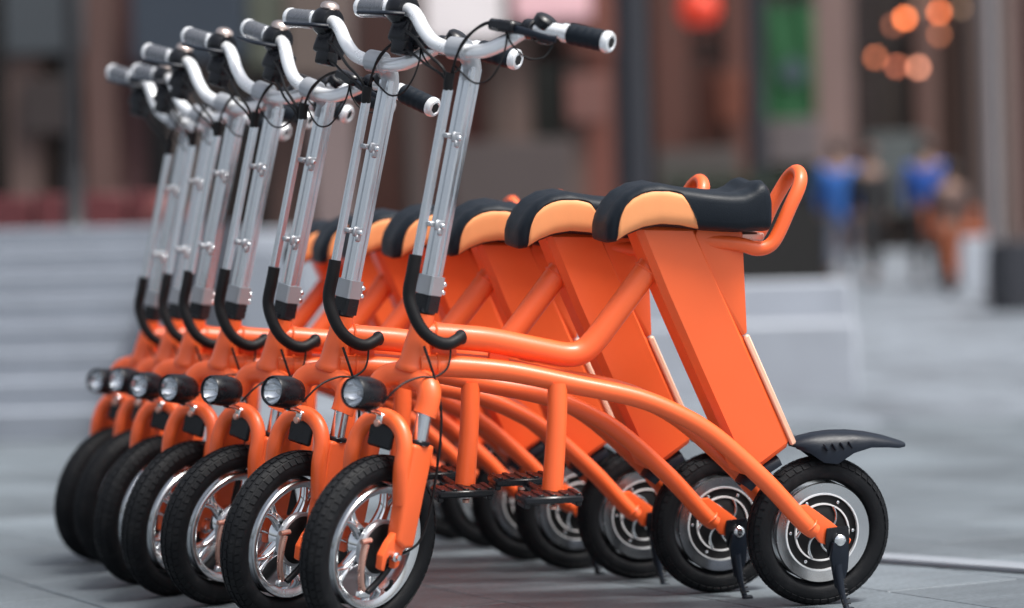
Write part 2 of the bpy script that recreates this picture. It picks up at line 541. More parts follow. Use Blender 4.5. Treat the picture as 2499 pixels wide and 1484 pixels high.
    for s in (-1, 1):
        m = MB(); NU, NV = 44, 12
        vs, fs = [], []
        for i in range(NU + 1):
            x = -.462 + (.166) * i / NU
            for a, b in zip(up_, up_[1:]):
                if a[0] <= x <= b[0] + 1e-9:
                    zu = a[1] + (b[1] - a[1]) * (x - a[0]) / (b[0] - a[0])
            zl = seat_at(x)[1] + .004
            zu = max(zu, zl + .001)
            for j in range(NV + 1):
                z = zl + (zu - zl) * j / NV
                e = .0018 if 0 < i < NU and 0 < j < NV else -.001
                vs.append((x, s * (side_y(x, z) + e), z))
        for i in range(NU):
            for j in range(NV):
                a = i * (NV + 1) + j
                fs.append((a, a + 1, a + NV + 2, a + NV + 1))
        m.add(vs, fs).build('side_panel', PEACH, seat, angle=70)
        sm = [(x, s * (side_y(x, z) + .0012), z) for x, z in up_ + [(-.2965, seat_at(-.2965)[1] + .004)]]
        MB().tube(sm, .0013, 6, 4).build('seam', VINYL, seat)
    MB().tube([(-.30, -.022, .755), (-.205, -.042, .745), (-.165, -.044, .735), (-.138, -.045, .741), (-.120, -.045, .764), (-.096, -.044, .815), (-.076, -.039, .853), (-.066, -.026, .875), (-.062, 0, .886),
               (-.066, .026, .875), (-.076, .039, .853), (-.096, .044, .815), (-.120, .045, .764), (-.138, .045, .741), (-.165, .044, .735), (-.205, .042, .745), (-.30, .022, .755)], .0125, 16, 5, flat=1.15).build('grab_handle', ORANGE, root)
    MB().box((-.165, 0, .757), (.05, .05, .016), .003).build('handle_bracket', COPPER, root)
    # --- rear wheel: hub motor in a cast rim
    c = (0, 0, .1535); R = .1525
    rim = MB().lathe([(.1015, -.026), (.1035, -.0225), (.097, -.021), (.090, -.019), (.086, -.012), (.086, .012), (.090, .019), (.097, .021), (.1035, .0225), (.1015, .026), (.094, .0245), (.080, .022), (.078, .017), (.0785, .008), (.0785, -.008), (.078, -.017), (.080, -.022), (.094, -.0245)], c, (0, 1, 0), 72, closed=True).build('rear_wheel', RIMM, root)
    ty = torus_tyre(c, R, .052).build('tyre', RUBBER, rim, angle=60)
    tread(c, R, .052, 52).build('tread', RUBBER, rim, kind='stuff', angle=30)
    MB().lathe([(0, -.029), (.012, -.029), (.014, -.022), (.052, -.0205), (.055, -.018), (.0775, -.016), (.0775, .016), (.055, .018), (.052, .0205), (.014, .022), (.012, .029), (0, .029)], c, (0, 1, 0), 56).build('hub_motor', MOTOR, rim)
    for s in (-1, 1):
        MB().lathe([(.0565, s * .0175), (.0595, s * .0175), (.0595, s * .0232), (.0565, s * .0232)], c, (0, 1, 0), 56, closed=True).build('hub_ring', WHITEP, rim)
        MB().lathe([(.0772, s * .0165), (.0802, s * .0165), (.0802, s * .0236), (.0772, s * .0236)], c, (0, 1, 0), 64, closed=True).build('rim_lip', POLISH, rim)
        for k in range(6):
            a0 = 2 * pi * k / 6 + 0.2
            pts = []
            for t in range(6):
                q = t / 5
                r_ = .014 + .043 * q
                a = a0 + s * 0.85 * q ** 1.3
                pts.append((c[0] + r_ * sin(a), s * .0215, c[2] + r_ * cos(a)))
            MB().tube(pts, [.0035, .0030, .0028, .0026, .0030, .0038], 8, 2).build('spoke', RIMM, rim)
        for k in range(6):
            a = 2 * pi * (k + .5) / 6
            MB().lathe([(.0034, 0), (.0034, .003), (.002, .004), (0, .004)], (c[0] + .0685 * sin(a), s * .0165, c[2] + .0685 * cos(a)), (0, s, 0), 8).build('bolt', CHROME, rim)
    MB().tube([(0, -.104, .1535), (0, .104, .1535)], .0055, 12).build('rear_axle', CHROME, root)
    for s in (-1, 1):
        MB().prism([(-.024, .177), (.024, .180), (.027, .150), (.022, .122), (-.020, .120), (-.026, .150)], s * .0915, s * .0965, .003).build('axle_plate', BLACK, root)
        MB().lathe([(.0115, 0), (.0115, .005), (.0125, .006), (.0125, .013), (.009, .017), (.005, .018), (0, .018)], (0, s * .0965, .1535), (0, s, 0), 16).build('axle_nut', CHROME, root)
    # --- kickstand on the near side
    ks = MB().prism([(-.016, .150), (.016, .152), (.020, .128), (.018, .095), (.010, .068), (.004, .055), (-.006, .056), (-.012, .085), (-.020, .120)], -.112, -.098, .004)
    ks.tube([(-.004, -.106, .105), (-.001, -.118, .062), (.004, -.130, .030), (.007, -.137, .0165)], [.010, .0075, .006, .0065], 12, 4)
    ks.box((.010, -.1385, .0195), (.022, .014, .010), .003)
    kso = ks.build('kickstand', FENDER, root)
    sp = []
    for k in range(40):
        t = k / 39
        base = Vector((.001, -.114, .075)).lerp(Vector((.006, -.136, .026)), t)
        sp.append(base + Vector((.0085 * cos(k * .9), .0, .0085 * sin(k * .9) * .25)) )
    MB().tube(sp, .0016, 6, 1).build('spring', BLACK, kso)
    # --- rear fender
    def fend_shell(line, halfw, drop, th=.003):
        vs, fs = [], []
        NN = 12
        for i, (x, z) in enumerate(line):
            x0, z0 = line[max(i - 1, 0)]; x1, z1 = line[min(i + 1, len(line) - 1)]
            dx, dz = x1 - x0, z1 - z0; L = hypot(dx, dz); nx_, nz_ = -dz / L, dx / L
            hw, dr = halfw[i], drop[i]
            for side in (0, 1):
                rng_ = range(NN + 1) if side == 0 else range(NN, -1, -1)
                for j in rng_:
                    u = -1 + 2 * j / NN
                    y = hw * sin(u * pi / 2) if abs(u) < 1 else hw * u
                    d = dr * (abs(u) ** 2.4)
                    off = -d - side * th
                    vs.append((x + nx_ * off, y, z + nz_ * off))
        m_ = 2 * (NN + 1)
        for i in range(len(line) - 1):
            for j in range(m_):
                a, b = i * m_ + j, i * m_ + (j + 1) % m_
                fs.append((a, b, b + m_, a + m_))
        fs.append(tuple(range(m_))); fs.append(tuple((len(line) - 1) * m_ + j for j in range(m_)))
        return MB().add(vs, fs)
    line = [(-.066, .340), (-.045, .350), (-.015, .356), (.02, .359), (.06, .358), (.10, .353), (.14, .344), (.165, .336), (.180, .331)]
    fen = fend_shell(line, [.020, .034, .040, .043, .043, .041, .038, .034, .026], [.012, .030, .054, .060, .038, .024, .017, .012, .006]).build('rear_fender', FENDER, root, angle=60)
    for k in range(4):
        MB().box((-.005 + k * .018, -.0405, .331 + (.001 * k)), (.0035, .006, .016), .001, Matrix.Rotation(radians(-32), 3, 'Y')).build('vent_rib', FENDER, fen)
    line2 = [(-.180, .262), (-.160, .288), (-.135, .306), (-.105, .318)]
    fend_shell(line2, [.030, .036, .038, .036], [.022, .024, .022, .018]).build('front_mudflap', FENDER, root, angle=60)
    # --- steering column
    oct_ = lambda a, b, ch: [(a - ch, b), (-a + ch, b), (-a, b - ch), (-a, -b + ch), (-a + ch, -b), (a - ch, -b), (a, -b + ch), (a, b - ch)]
    col_sec = [(.020, .006), (.020, .018), (.016, .022), (.005, .022), (.0035, .0185), (-.0035, .0185), (-.005, .022), (-.016, .022), (-.020, .018), (-.020, .006), (-.0165, .0045), (-.0165, -.0045), (-.020, -.006),
               (-.020, -.018), (-.016, -.022), (-.005, -.022), (-.0035, -.0185), (.0035, -.0185), (.005, -.022), (.016, -.022), (.020, -.018), (.020, -.006), (.0165, -.0045), (.0165, .0045)]
    col_sec = [(a * .74, b * .74) for a, b in col_sec]
    F(MB().tube([(.002, 0, .150), (.002, 0, .592)], 1.0, section=col_sec, upv=(1, 0, 0)), 'steering_column', SATIN, angle=25)
    F(MB().tube([(.002, 0, .118), (.002, 0, .150)], 1.0, section=[(a * 1.02, b * 1.02) for a, b in oct_(.0180, .0195, .004)], upv=(1, 0, 0)).lathe([(.019, .112), (.0215, .116), (.019, .124)], (0, 0, 0), (0, 0, 1), 28), 'collar', BLACK, angle=25)
    cl = F(MB().tube([(.002, 0, .151), (.002, 0, .187)], 1.0, section=[(a, b) for a, b in oct_(.0190, .0200, .003)], upv=(1, 0, 0)), 'clamp', GREYM, angle=25)
    MB().box((.022, -.008, .166), (.018, .010, .028), .002).box((.022, .008, .166), (.018, .010, .028), .002).build('clamp_lug', GREYM, cl)
    for dz in (-.008, .008):
        MB().lathe([(.0055, -.001), (.0055, .005), (.004, .007), (0, .007)], (.024, -.0125, .166 + dz), (0, -1, 0), 12).build('bolt', CHROME, cl)
    ft_sec = [(.013, .004), (.013, .011), (.010, .0145), (-.010, .0145), (-.013, .011), (-.013, .004), (-.0105, .003), (-.0105, -.003), (-.013, -.004), (-.013, -.011), (-.010, -.0145), (.010, -.0145), (.013, -.011), (.013, -.004), (.0105, -.003), (.0105, .003)]
    ft_sec = [(a * .54, b * .54) for a, b in ft_sec]
    F(MB().tube([(-.052, 0, .218), (-.054, 0, .542)], 1.0, section=ft_sec, upv=(1, 0, 0)), 'cable_tube', SATIN, angle=25)
    for z in (.285, .455):
        cp = F(MB().box((-.030, -.006, z), (.036, .020, .010), .002).box((-.026, -.0185, z), (.026, .008, .020), .003).box((-.024, -.0215, z - .012), (.015, .007, .015), .003), 'clip', GREYM)
        MB().lathe([(.0055, 0), (.0055, .004), (.0035, .0065), (0, .0065)], (-.024, -.0225, z), (0, -1, 0), 12).build('screw', CHROME, cp)
    # --- goose-neck, bar, grips
    F(MB().tube([(.004, 0, .575), (.003, 0, .600), (-.008, 0, .617), (-.028, 0, .627), (-.045, 0, .630)], [.0185, .0185, .0185, .0182, .018], 20, 5).lathe([(.0195, -.020), (.022, -.018), (.022, .018), (.0195, .020)], (-.045, 0, .630), (0, 1, 0), 24), 'stem_neck', GREYM)
    n_col = len(fr) - 1
    bar = F(MB().tube(BARP, .0138, 18, 5), 'handlebar', POLISH)
    for s in (-1, 1):
        yo = .016 if s > 0 else -.004
        g0, g1 = Vector((.0025, s * (.222 + yo), .6910)), Vector((.0125, s * (.296 + yo), .6872))
        d = (g1 - g0).normalized()
        prof = [(.0145, 0), (.0195, .001), (.0205, .004)] + [(.0205 - .0009 * (k % 2) + .0004 * math.sin(k), .006 + .0026 * k) for k in range(25)] + [(.0195, .073), (.0145, .074)]
        if s > 0: prof = [(.0145, 0), (.0190, .001), (.0200, .004), (.0195, .035), (.0200, .070), (.0195, .073), (.0145, .074)]
        gp = MB().lathe(prof, g0, d, 24).build('grip', VINYL if s < 0 else GRIPM, bar, angle=60)
        if s > 0: gp['label'] = 'smooth grey grip'
        MB().lathe([(.0165, -.016), (.0178, -.014), (.0178, -.001), (.0150, .0005)], g0, d, 24).build('grip_collar', POLISH, bar)
        MB().lathe([(.0150, .0745), (.0200, .0755), (.0210, .079), (.0205, .085), (.0175, .089), (.0125, .090), (.0110, .0885), (0, .0885)], g0, d, 6 if False else 20).build('end_cap', POLISH, bar)
        MB().lathe([(0, .0885), (.0105, .0885), (.0105, .0895), (0, .0895)], g0, d, 6).build('cap_hole', DARKHOLE, bar)
    # near-side brake lever, thumb bell
    lv = F(MB().box((-.048, -.103, .684), (.034, .066, .022), .005, Matrix.Rotation(radians(-6), 3, 'Z')).lathe([(.0165, -.012), (.019, -.010), (.019, .010), (.0165, .012)], (-.024, -.146, .6865), (-.1, -1, .0), 20), 'brake_lever', BLACK)
    MB().tube([(-.052, -.128, .681), (-.059, -.155, .679), (-.061, -.185, .676), (-.057, -.215, .673), (-.052, -.230, .673)], [.0085, .0075, .0065, .0058, .0068], 12, 4, flat=.6).build('lever_blade', FENDER, lv)
    bl = F(MB().lathe([(.020, -.009), (.023, -.006), (.023, .008), (.019, .013), (.010, .016), (0, .016)], (-.012, -.166, .702), (0, -.5, 1), 24).box((-.006, -.168, .676), (.028, .030, .022), .005), 'thumb_switch', BLACK)
    # far-side throttle pod, bell and lever
    pod = F(MB().lathe([(.017, -.022), (.028, -.019), (.033, -.006), (.033, .006), (.028, .019), (.017, .022)], (-.004, .196, .6915), (.1, 1, 0), 28)
            .box((.004, .182, .648), (.054, .050, .052), .012, Matrix.Rotation(radians(12), 3, 'Y'), 3).box((-.008, .174, .618), (.034, .036, .030), .007, None, 2), 'control_pod', BLACK)
    MB().lathe([(.0195, 0), (.0205, .003), (.018, .009), (.011, .013), (0, .0145)], (-.008, .194, .7195), (-.2, -.1, 1), 24).build('bell', BELL, pod)
    MB().tube([(-.032, .165, .682), (-.054, .185, .678), (-.060, .215, .674), (-.054, .262, .671)], [.0085, .0075, .0065, .0065], 12, 4, flat=.6).build('lever_blade', FENDER, pod)
    cock = fr[n_col:]
    # --- hose and cables
    fp = lambda x, y, z: FM @ Vector((x, y, z))
    hs = MB().tube([fp(-.055, 0, .222), fp(-.055, -.001, .19), (-.868, -.030, .660), (-.862, -.038, .625), (-.846, -.045, .592), (-.820, -.046, .570), (-.795, -.042, .563), (-.775, -.034, .569), (-.762, -.024, .575)],
              [.0125, .0128, .0125, .0122, .012, .012, .012, .012, .012], 16, 5).build('cable_hose', HOSE, root)
    MB().lathe([(.0125, -.003), (.0145, -.001), (.0145, .004), (.0115, .005)], (-.766, -.0275, .5735), (.5, -.8, .2), 18).build('grommet', BLACK, root)
    F(MB().tube([(-.054, 0, .540), (-.0572, 0, .556), (-.058, -.001, .572)], .0095, 12, 4), 'hose_stub', HOSE)
    cabs = [
        ([(-.050, -.004, .575), (-.060, -.008, .600), (-.066, -.022, .632), (-.062, -.045, .668), (-.052, -.075, .688), (-.045, -.100, .686)], .0024),
        ([(-.056, -.002, .575), (-.066, -.014, .606), (-.071, -.030, .645), (-.060, -.060, .682), (-.048, -.090, .692)], .0022),
        ([(-.054, .003, .565), (-.066, .015, .590), (-.064, .060, .612), (-.046, .110, .636), (-.030, .158, .652)], .0030),
        ([(-.057, .002, .562), (-.062, .020, .578), (-.052, .070, .592), (-.030, .125, .608), (-.014, .165, .616)], .0026),
        ([(-.050, -.108, .676), (-.054, -.135, .650), (-.040, -.165, .632), (-.020, -.185, .640), (-.006, -.188, .664)], .0020),
        ([(-.054, -.004, .598), (-.064, -.040, .582), (-.068, -.075, .570), (-.068, -.105, .580), (-.064, -.120, .610), (-.056, -.120, .645), (-.050, -.112, .672)], .0019),
    ]
    for p, r in cabs:
        cock.append(F(MB().tube(p, r, 8, 6), 'brake_cable', HOSE))
    MB().tube([(-.843, -.048, .561), (-.835, -.056, .534), (-.826, -.060, .504), (-.818, -.064, .470), (-.814, -.068, .439), (-.815, -.070, .392), (-.819, -.068, .353), (-.820, -.060, .318)], .0026, 8, 5).build('brake_cable', HOSE, root)
    MB().tube([(-.788, -.040, .556), (-.793, -.050, .531), (-.803, -.056, .514), (-.826, -.060, .503), (-.852, -.062, .504), (-.884, -.070, .496), (-.908, -.078, .482), (-.932, -.078, .458)], .0020, 8, 5).build('lamp_wire', HOSE, root)
    # --- fork
    cr = []
    for k in range(11):
        a = pi * k / 10
        cr.append((-.018 + .012 * sin(a), -.0655 * cos(a), -.060 + .052 * sin(a) ** .6))
    F(MB().tube([(-.021, -.0655, -.073)] + cr + [(-.021, .0655, -.073)], .021, 18, 3, flat=1.15, upv=(1, 0, 0)), 'fork_crown', ORANGE)
    MBc = MB().lathe([(.0095, 0), (.0095, .003), (.006, .005), (0, .005)], (-.014, -.0735, -.040), (.25, -.8, .55), 16)
    F(MBc, 'crown_bolt', CHROME)
    F(MB().lathe([(.019, -.035), (.024, -.028), (.027, -.004), (.024, 0)], (0, 0, 0), (0, 0, 1), 24), 'bearing_cup', ORANGE)
    for s in (-1, 1):
        y = s * .0655
        F(MB().tube([(-.021, y, -.15), (-.021, y, -.070)], .0148, 20), 'stanchion', SATIN)
        F(MB().lathe([(.0170, -.130), (.0205, -.129), (.0205, -.123), (.0178, -.121)], (-.021, y, 0), (0, 0, 1), 24), 'fork_seal', BLACK)
        leg = MB().prism([(-.050, -.129), (.009, -.129), (.007, -.20), (.004, -.328), (-.024, -.330), (-.046, -.318), (-.050, -.24)], y - .0165, y + .0165, .0075, 3)
        leg.prism([(-.046, -.300), (.000, -.310), (-.004, -.325), (-.016, -.336), (-.020, -.366), (-.032, -.372), (-.036, -.350), (-.050, -.343), (-.058, -.352), (-.060, -.376), (-.070, -.372), (-.073, -.345), (-.062, -.322)], y - .008, y + .008, .003)
        F(leg, 'fork_leg', ORANGE)
        F(MB().lathe([(.0095, 0), (.0095, .006), (.006, .009), (.006, .014), (0, .015)], (-.040, y + s * .008, -.346), (0, s, 0), 14), 'axle_nut', CHROME)
    br_ = []
    for k in range(13):
        a = pi * k / 12
        br_.append((-.056 + .004 * sin(a), -.0640 * cos(a), -.175 + .083 * sin(a) ** .75))
    F(MB().tube([(-.040, -.0655, -.245), (-.050, -.0650, -.210)] + br_ + [(-.050, .0650, -.210), (-.040, .0655, -.245)], .0150, 16, 3, flat=1.1, upv=(1, 0, 0)), 'fork_brace', ORANGE)
    F(MB().box((-.056, 0, -.122), (.010, .062, .060), .004), 'brace_shield', BLACK)
    bk = F(MB().box((-.060, 0, -.096), (.030, .016, .022), .003).tube([(-.065, 0, -.090), (-.088, 0, -.083), (-.108, 0, -.082)], .0055, 10, 4), 'lamp_bracket', CHROME)
    MB().lathe([(.007, 0), (.007, .006), (.004, .008), (0, .008)], (-.072, 0, -.104), (-1, 0, -.2), 12).build('screw', COPPER, bk)
    # --- headlight
    hl = F(MB().lathe([(.0285, -.034), (.0305, -.030), (.0315, -.018), (.0325, .004), (.0310, .018), (.0275, .034), (.019, .042), (0, .044)], (-.128, 0, -.050), (1, 0, -.02), 36, caps=False).lathe([(.0285, -.034), (.0272, -.0335), (.0264, -.026), (.0264, -.015)], (-.128, 0, -.050), (1, 0, -.02), 36, caps=False).tube([(-.108, 0, -.068), (-.108, 0, -.085)], .0065, 10), 'headlight', BLACK)
    MB().lathe([(0, -.006), (.008, -.0075), (.016, -.013), (.022, -.021), (.0262, -.029)], (-.128, 0, -.050), (1, 0, -.02), 30, caps=False).build('reflector', mat('dark_reflector', (.62, .64, .66), .10, 1.0), hl)
    MB().lathe([(.0, -.016), (.005, -.0155), (.006, -.010), (.006, -.006)], (-.128, 0, -.050), (1, 0, -.02), 16).build('lamp_bulb', WHITEP, hl)
    MB().lathe([(0, -.0325), (.012, -.0322), (.022, -.0308), (.0264, -.029), (.0264, -.0275), (.022, -.0290), (.012, -.0304), (0, -.0307)], (-.128, 0, -.050), (1, 0, -.02), 30).build('lens', CLEAR, hl)
    # --- front wheel
    c = (-.031, 0, -.342); R = .175
    rim = F(MB().lathe([(.1200, -.024), (.1225, -.020), (.115, -.018), (.111, -.010), (.111, .010), (.115, .018), (.1225, .020), (.1200, .024), (.113, .0225), (.105, .017), (.1035, .008), (.1035, -.008), (.105, -.017), (.113, -.0225)], c, (0, 1, 0), 80, closed=True), 'front_wheel', RIMM)
    torus_tyre(c, R, .054, 112).build('tyre', RUBBER, rim, angle=60)
    tread(c, R, .054, 60).build('tread', RUBBER, rim, kind='stuff', angle=30)
    MB().lathe([(0, -.032), (.020, -.032), (.036, -.026), (.040, -.018), (.040, .018), (.036, .026), (.020, .032), (0, .032)], c, (0, 1, 0), 44).build('hub', CHROME, rim)
    for k in range(5):
        a = 2 * pi * k / 5 + .30
        q = MB()
        for sg in (-1, 1):
            q.tube([(c[0] + .036 * sin(a + sg * .18), 0, c[2] + .036 * cos(a + sg * .18)), (c[0] + .075 * sin(a + sg * .05), 0, c[2] + .075 * cos(a + sg * .05)), (c[0] + .108 * sin(a + sg * .17), 0, c[2] + .108 * cos(a + sg * .17))], [.0150, .0112, .0090], 12, 5, flat=.58, upv=(0, 1, 0))
        q.build('spoke', CHROME, rim)
    MB().lathe([(0, -.034), (.018, -.036), (.043, -.034), (.0495, -.030), (.0495, -.018), (.030, -.014)], c, (0, 1, 0), 48).build('brake_drum', MOTOR, rim)
    MB().lathe([(.0490, -.031), (.0535, -.030), (.0565, -.026), (.0545, -.016), (.0490, -.016)], c, (0, 1, 0), 48, closed=True).build('drum_ring', GREYM, rim)
    MB().tube([(c[0] + .05, -.020, c[2] - .085), (c[0] + .049, -.030, c[2] - .073), (c[0] + .045, -.034, c[2] - .062)], .004, 8, 3).build('valve', BLACK, rim)
    F(MB().tube([(-.038, -.075, -.346), (-.038, .075, -.346)], .005, 10), 'front_axle', CHROME)
    ar = F(MB().tube([(-.090, -.041, -.330), (-.092, -.042, -.352), (-.090, -.042, -.378), (-.082, -.040, -.402), (-.072, -.038, -.418)], [.0082, .0076, .0068, .0068, .0080], 12, 4, flat=.8), 'brake_arm', COPPER)
    MB().tube([(-.104, -.042, -.326), (-.080, -.043, -.322)], .0052, 10).build('arm_pin', COPPER, ar)
    MB().box((-.066, -.037, -.428), (.030, .014, .014), .003).build('cable_stop', CHROME, ar)
    F(MB().tube([(-.060, -.042, -.424), (-.036, -.046, -.398), (-.016, -.050, -.368), (-.006, -.056, -.350)], .0068, 12, 4), 'torque_rod', BLACK)
    F(MB().tube([(-.006, -.060, -.346), (.022, -.075, -.320), (.034, -.078, -.270), (.036, -.076, -.20), (.032, -.074, -.12)], .0026, 8, 5), 'brake_cable', HOSE)
    for o in cock: o['k'] = 1
    names = {o.name for o in cock}
    for o in cock: del o['k']
    return root, fr, names

def kids(o):
    return [c for c in bpy.data.objects if c.parent is o]

bike, front_parts, cock_names = build_bike()
front_names = {o.name for o in front_parts}
cocks0 = [o for o in front_parts if o.name in cock_names]
TREE = [(o, [x for x in kids(o)]) for o in kids(bike)]

# where each bike stands: x, y, yaw, lean, steer
BIKES = [
    (.607, 4.861, 16.6, 6.5, 34.5, 'nearest orange electric bike in the row, its rear wheel and raised fender fully in view'),
    (.425, 5.108, 18.2, 7.3, 32.0, 'second nearest orange electric bike, its seat tucked right behind the nearest seat'),
    (.276, 5.402, 16.8, 9.6, 29.0, 'third orange electric bike from the front, between the two sharpest and the four blurred handlebars'),
    (.133, 5.632, 19.5, 8.5, 34.0, 'fourth orange electric bike, in the middle of the row of seven'),
    (.030, 5.864, 18.5, 7.5, 38.0, 'fifth orange electric bike, third from the far end of the row'),
    (-.062, 6.190, 18.0, 6.6, 33.0, 'second orange electric bike from the far end, squeezed close to its neighbours'),
    (-.162, 6.420, 18.3, 8.5, 36.0, 'farthest and most blurred orange electric bike, leftmost in the row'),
]
# how far each bar is let down in its column and how it sits in the clamp
BAR_SET = [(-.010, 0), (-.006, 1), (-.026, 7), (-.012, 6), (-.014, 5), (-.012, 4), (-.004, 5)]
for i, (x, y, yaw, lean, steer, label) in enumerate(BIKES):
    if i == 0:
        r = bike
        fronts = front_parts
        cocks = cocks0
    else:
        r = bike.copy(); COL.objects.link(r)
        fronts, cocks = [], []
        for p, subs in TREE:
            q = p.copy(); COL.objects.link(q); q.parent = r
            if p.name in front_names: fronts.append(q)
            if p.name in cock_names: cocks.append(q)
            for sb in subs:
                z = sb.copy(); COL.objects.link(z); z.parent = q
    r['label'] = label; r['category'] = 'electric bike'; r['group'] = 'orange electric bikes parked in a row'
    r.matrix_world = Matrix.Translation((x, y, 0)) @ Matrix.Rotation(radians(yaw), 4, 'Z') @ Matrix.Rotation(radians(lean), 4, 'X')
    fm = front_matrix(steer)
    for o in fronts:
        o.matrix_local = fm
    dz, rl = BAR_SET[i]
    piv = Matrix.Translation((-.045, 0, .63))
    bm_ = fm @ Matrix.Translation((0, 0, dz)) @ piv @ Matrix.Rotation(radians(rl), 4, 'X') @ piv.inverted()
    for o in cocks:
        o.matrix_local = bm_

# ------------------------------------------------------------------ thin pale strip lying on the paving
def groundpt(px, py, z=0.0):
    d = RC @ Vector((px - 1249.5, FPX, 742 - py))
    t = (z - CAMZ) / d.z
    return Vector((0, 0, CAMZ)) + d * t
def at(px, py, D):
    d = RC @ Vector((px - 1249.5, FPX, 742 - py))
    return Vector((0, 0, CAMZ)) + d * (D / d.y)

a, b = groundpt(2105, 1366), groundpt(2650, 1404)
mid = (a + b) / 2; L = (b - a).length
ang = math.atan2(b.y - a.y, b.x - a.x)
o = MB().box((0, 0, 0), (L, .095, .012), .002).build('stone_strip', STONE2)
o.location = (mid.x, mid.y, .0075); o.rotation_euler = (0, 0, ang)
tag(o, 'thin pale flat strip lying on the paving behind the nearest rear wheel', 'strip')

# ------------------------------------------------------------------ background: stairs, benches, poles, buildings
def hexc(r, g, b):
    f = lambda c: ((c / 255 + .055) / 1.055) ** 2.4
    return (f(r), f(g), f(b))
_mc = {}
def bgm(rgb, gain=1.0, rough=.6, metal=0, f_s=(.50, .47, .48)):
    k = (rgb, gain, rough, f_s)
    if k not in _mc:
        c = tuple(min(.8, v * gain * f_) for v, f_ in zip(hexc(*rgb), f_s))
        _mc[k] = mat('surface_%d' % len(_mc), c, rough, metal, noise=.15, nscale=1.5, bump=.1, bscale=30)
    return _mc[k]

# left stairs
SX0, SX1 = -7.0, -2.10
stairs = MB().box(((SX0 + SX1) / 2, 15.3, .52), (SX1 - SX0, 1.4, 1.04), .01).build('stone_stairs', STAIR)
tag(stairs, 'grey stone stairs rising behind the left end of the bike row', 'stairs')
NS = 8
for k in range(NS):
    h = (k + 1) * .148
    y0 = 12.2 + k * .36
    MB().box(((SX0 + SX1) / 2, y0 + .18, h - .035), (SX1 - SX0, .37, .07), .008).build('step', RISER, stairs)
    MB().box(((SX0 + SX1) / 2, y0 + .172, h / 2 - .035), (SX1 - SX0 - .006, .349, max(.02, h - .075)), .004).build('riser', RISER, stairs)
terrace = MB().box(((SX0 + SX1) / 2 - 2, 22.3, .585), (SX1 - SX0 + 4, 14.0, 1.17), .01).build('terrace', STAIR)
terrace['kind'] = 'structure'
# sloping stone wing beside the stairs
wing = MB().prism([(11.8, .0), (11.8, .10), (14.9, 1.24), (16.4, 1.24), (16.4, .0)], -2.09, -1.88, .01, axis='x').build('stair_wing_wall', bgm((70, 78, 90), 1.0))
tag(wing, 'dark sloping side wall of the stone stairs, at their right edge', 'wall')

def ledge(name, label, px0, px1, D, ytop, depth, m, z0=None, cat='ledge'):
    a, b = at(px0, ytop, D), at(px1, ytop, D)
    z1 = (a.z + b.z) / 2
    zb = gz(D) - .2 if z0 is None else z0
    o = MB().box(((a.x + b.x) / 2, D + depth / 2, (z1 + zb) / 2), (abs(b.x - a.x), depth, z1 - zb), .02).build(name, m)
    return tag(o, label, cat)
ledge('stone_wall', 'long low pale stone wall across the plaza behind the handlebar columns', 330, 1130, 24, 560, .5, STONE, cat='wall')
# two-tier stone bench behind the seats
BENCH = mat('bench_stone', (.30, .325, .37), .6, noise=.25, nscale=3, bump=.3, bscale=60)
bench = ledge('stone_bench', 'long two-tier pale stone bench behind the nearest bike seat and battery box', 1330, 2078, 14.6, 690, 1.2, BENCH, cat='bench')
a, b = at(1330, 830, 13.7), at(2092, 830, 13.7)
MB().box(((a.x + b.x) / 2, 14.13, .16), (b.x - a.x, .9, .68), .02).build('lower_tier', BENCH, bench)
# right stone block
ledge('stone_block', 'pale square stone block in front of the far passers-by at the right edge', 2345, 2445, 27, 578, 1.2, STONE, cat='block')
ledge('dark_bin', 'dark slate box standing at the far right edge of the frame', 2450, 2560, 22, 585, .8, bgm((55, 60, 70)), cat='box')

# black planter with a clipped dark hedge
D = 30.0
pl = empty('planter', 'big black planter with dark green shrubs behind the grab handle of the nearest bike', 'planter', loc=(at(1835, 700, D).x, D, gz(D)))
wdt = at(2040, 600, D).x - at(1640, 600, D).x
MB().box((0, .6, .55), (wdt, 1.2, 1.16), .02).build('planter_box', bgm((30, 29, 27), .8), pl)
MB().box((0, .6, 1.15), (wdt + .06, 1.26, .06), .01).build('planter_rim', bgm((38, 37, 35), .8), pl)
rnd = random.Random(4)
lf = MB()
for k in range(2600):
    th, ph = rnd.uniform(0, 2 * pi), rnd.uniform(-.2, 1.4)
    base = Vector((rnd.uniform(-wdt / 2, wdt / 2), .6 + rnd.uniform(-.5, .5), 1.2 + rnd.uniform(0, .32) * (0.6 + .4 * sin(k * .7))))
    u = Vector((cos(th), sin(th), rnd.uniform(-.3, .9))).normalized() * .045
    v = Vector((-sin(th), cos(th), .2)) * .02
    lf.add([base, base + u * .5 + v, base + u, base + u * .5 - v], [(0, 1, 2, 3)])
lf.build('foliage', mat('hedge_leaf', (.018, .045, .022), .5, noise=.3, nscale=4), pl, kind='stuff')

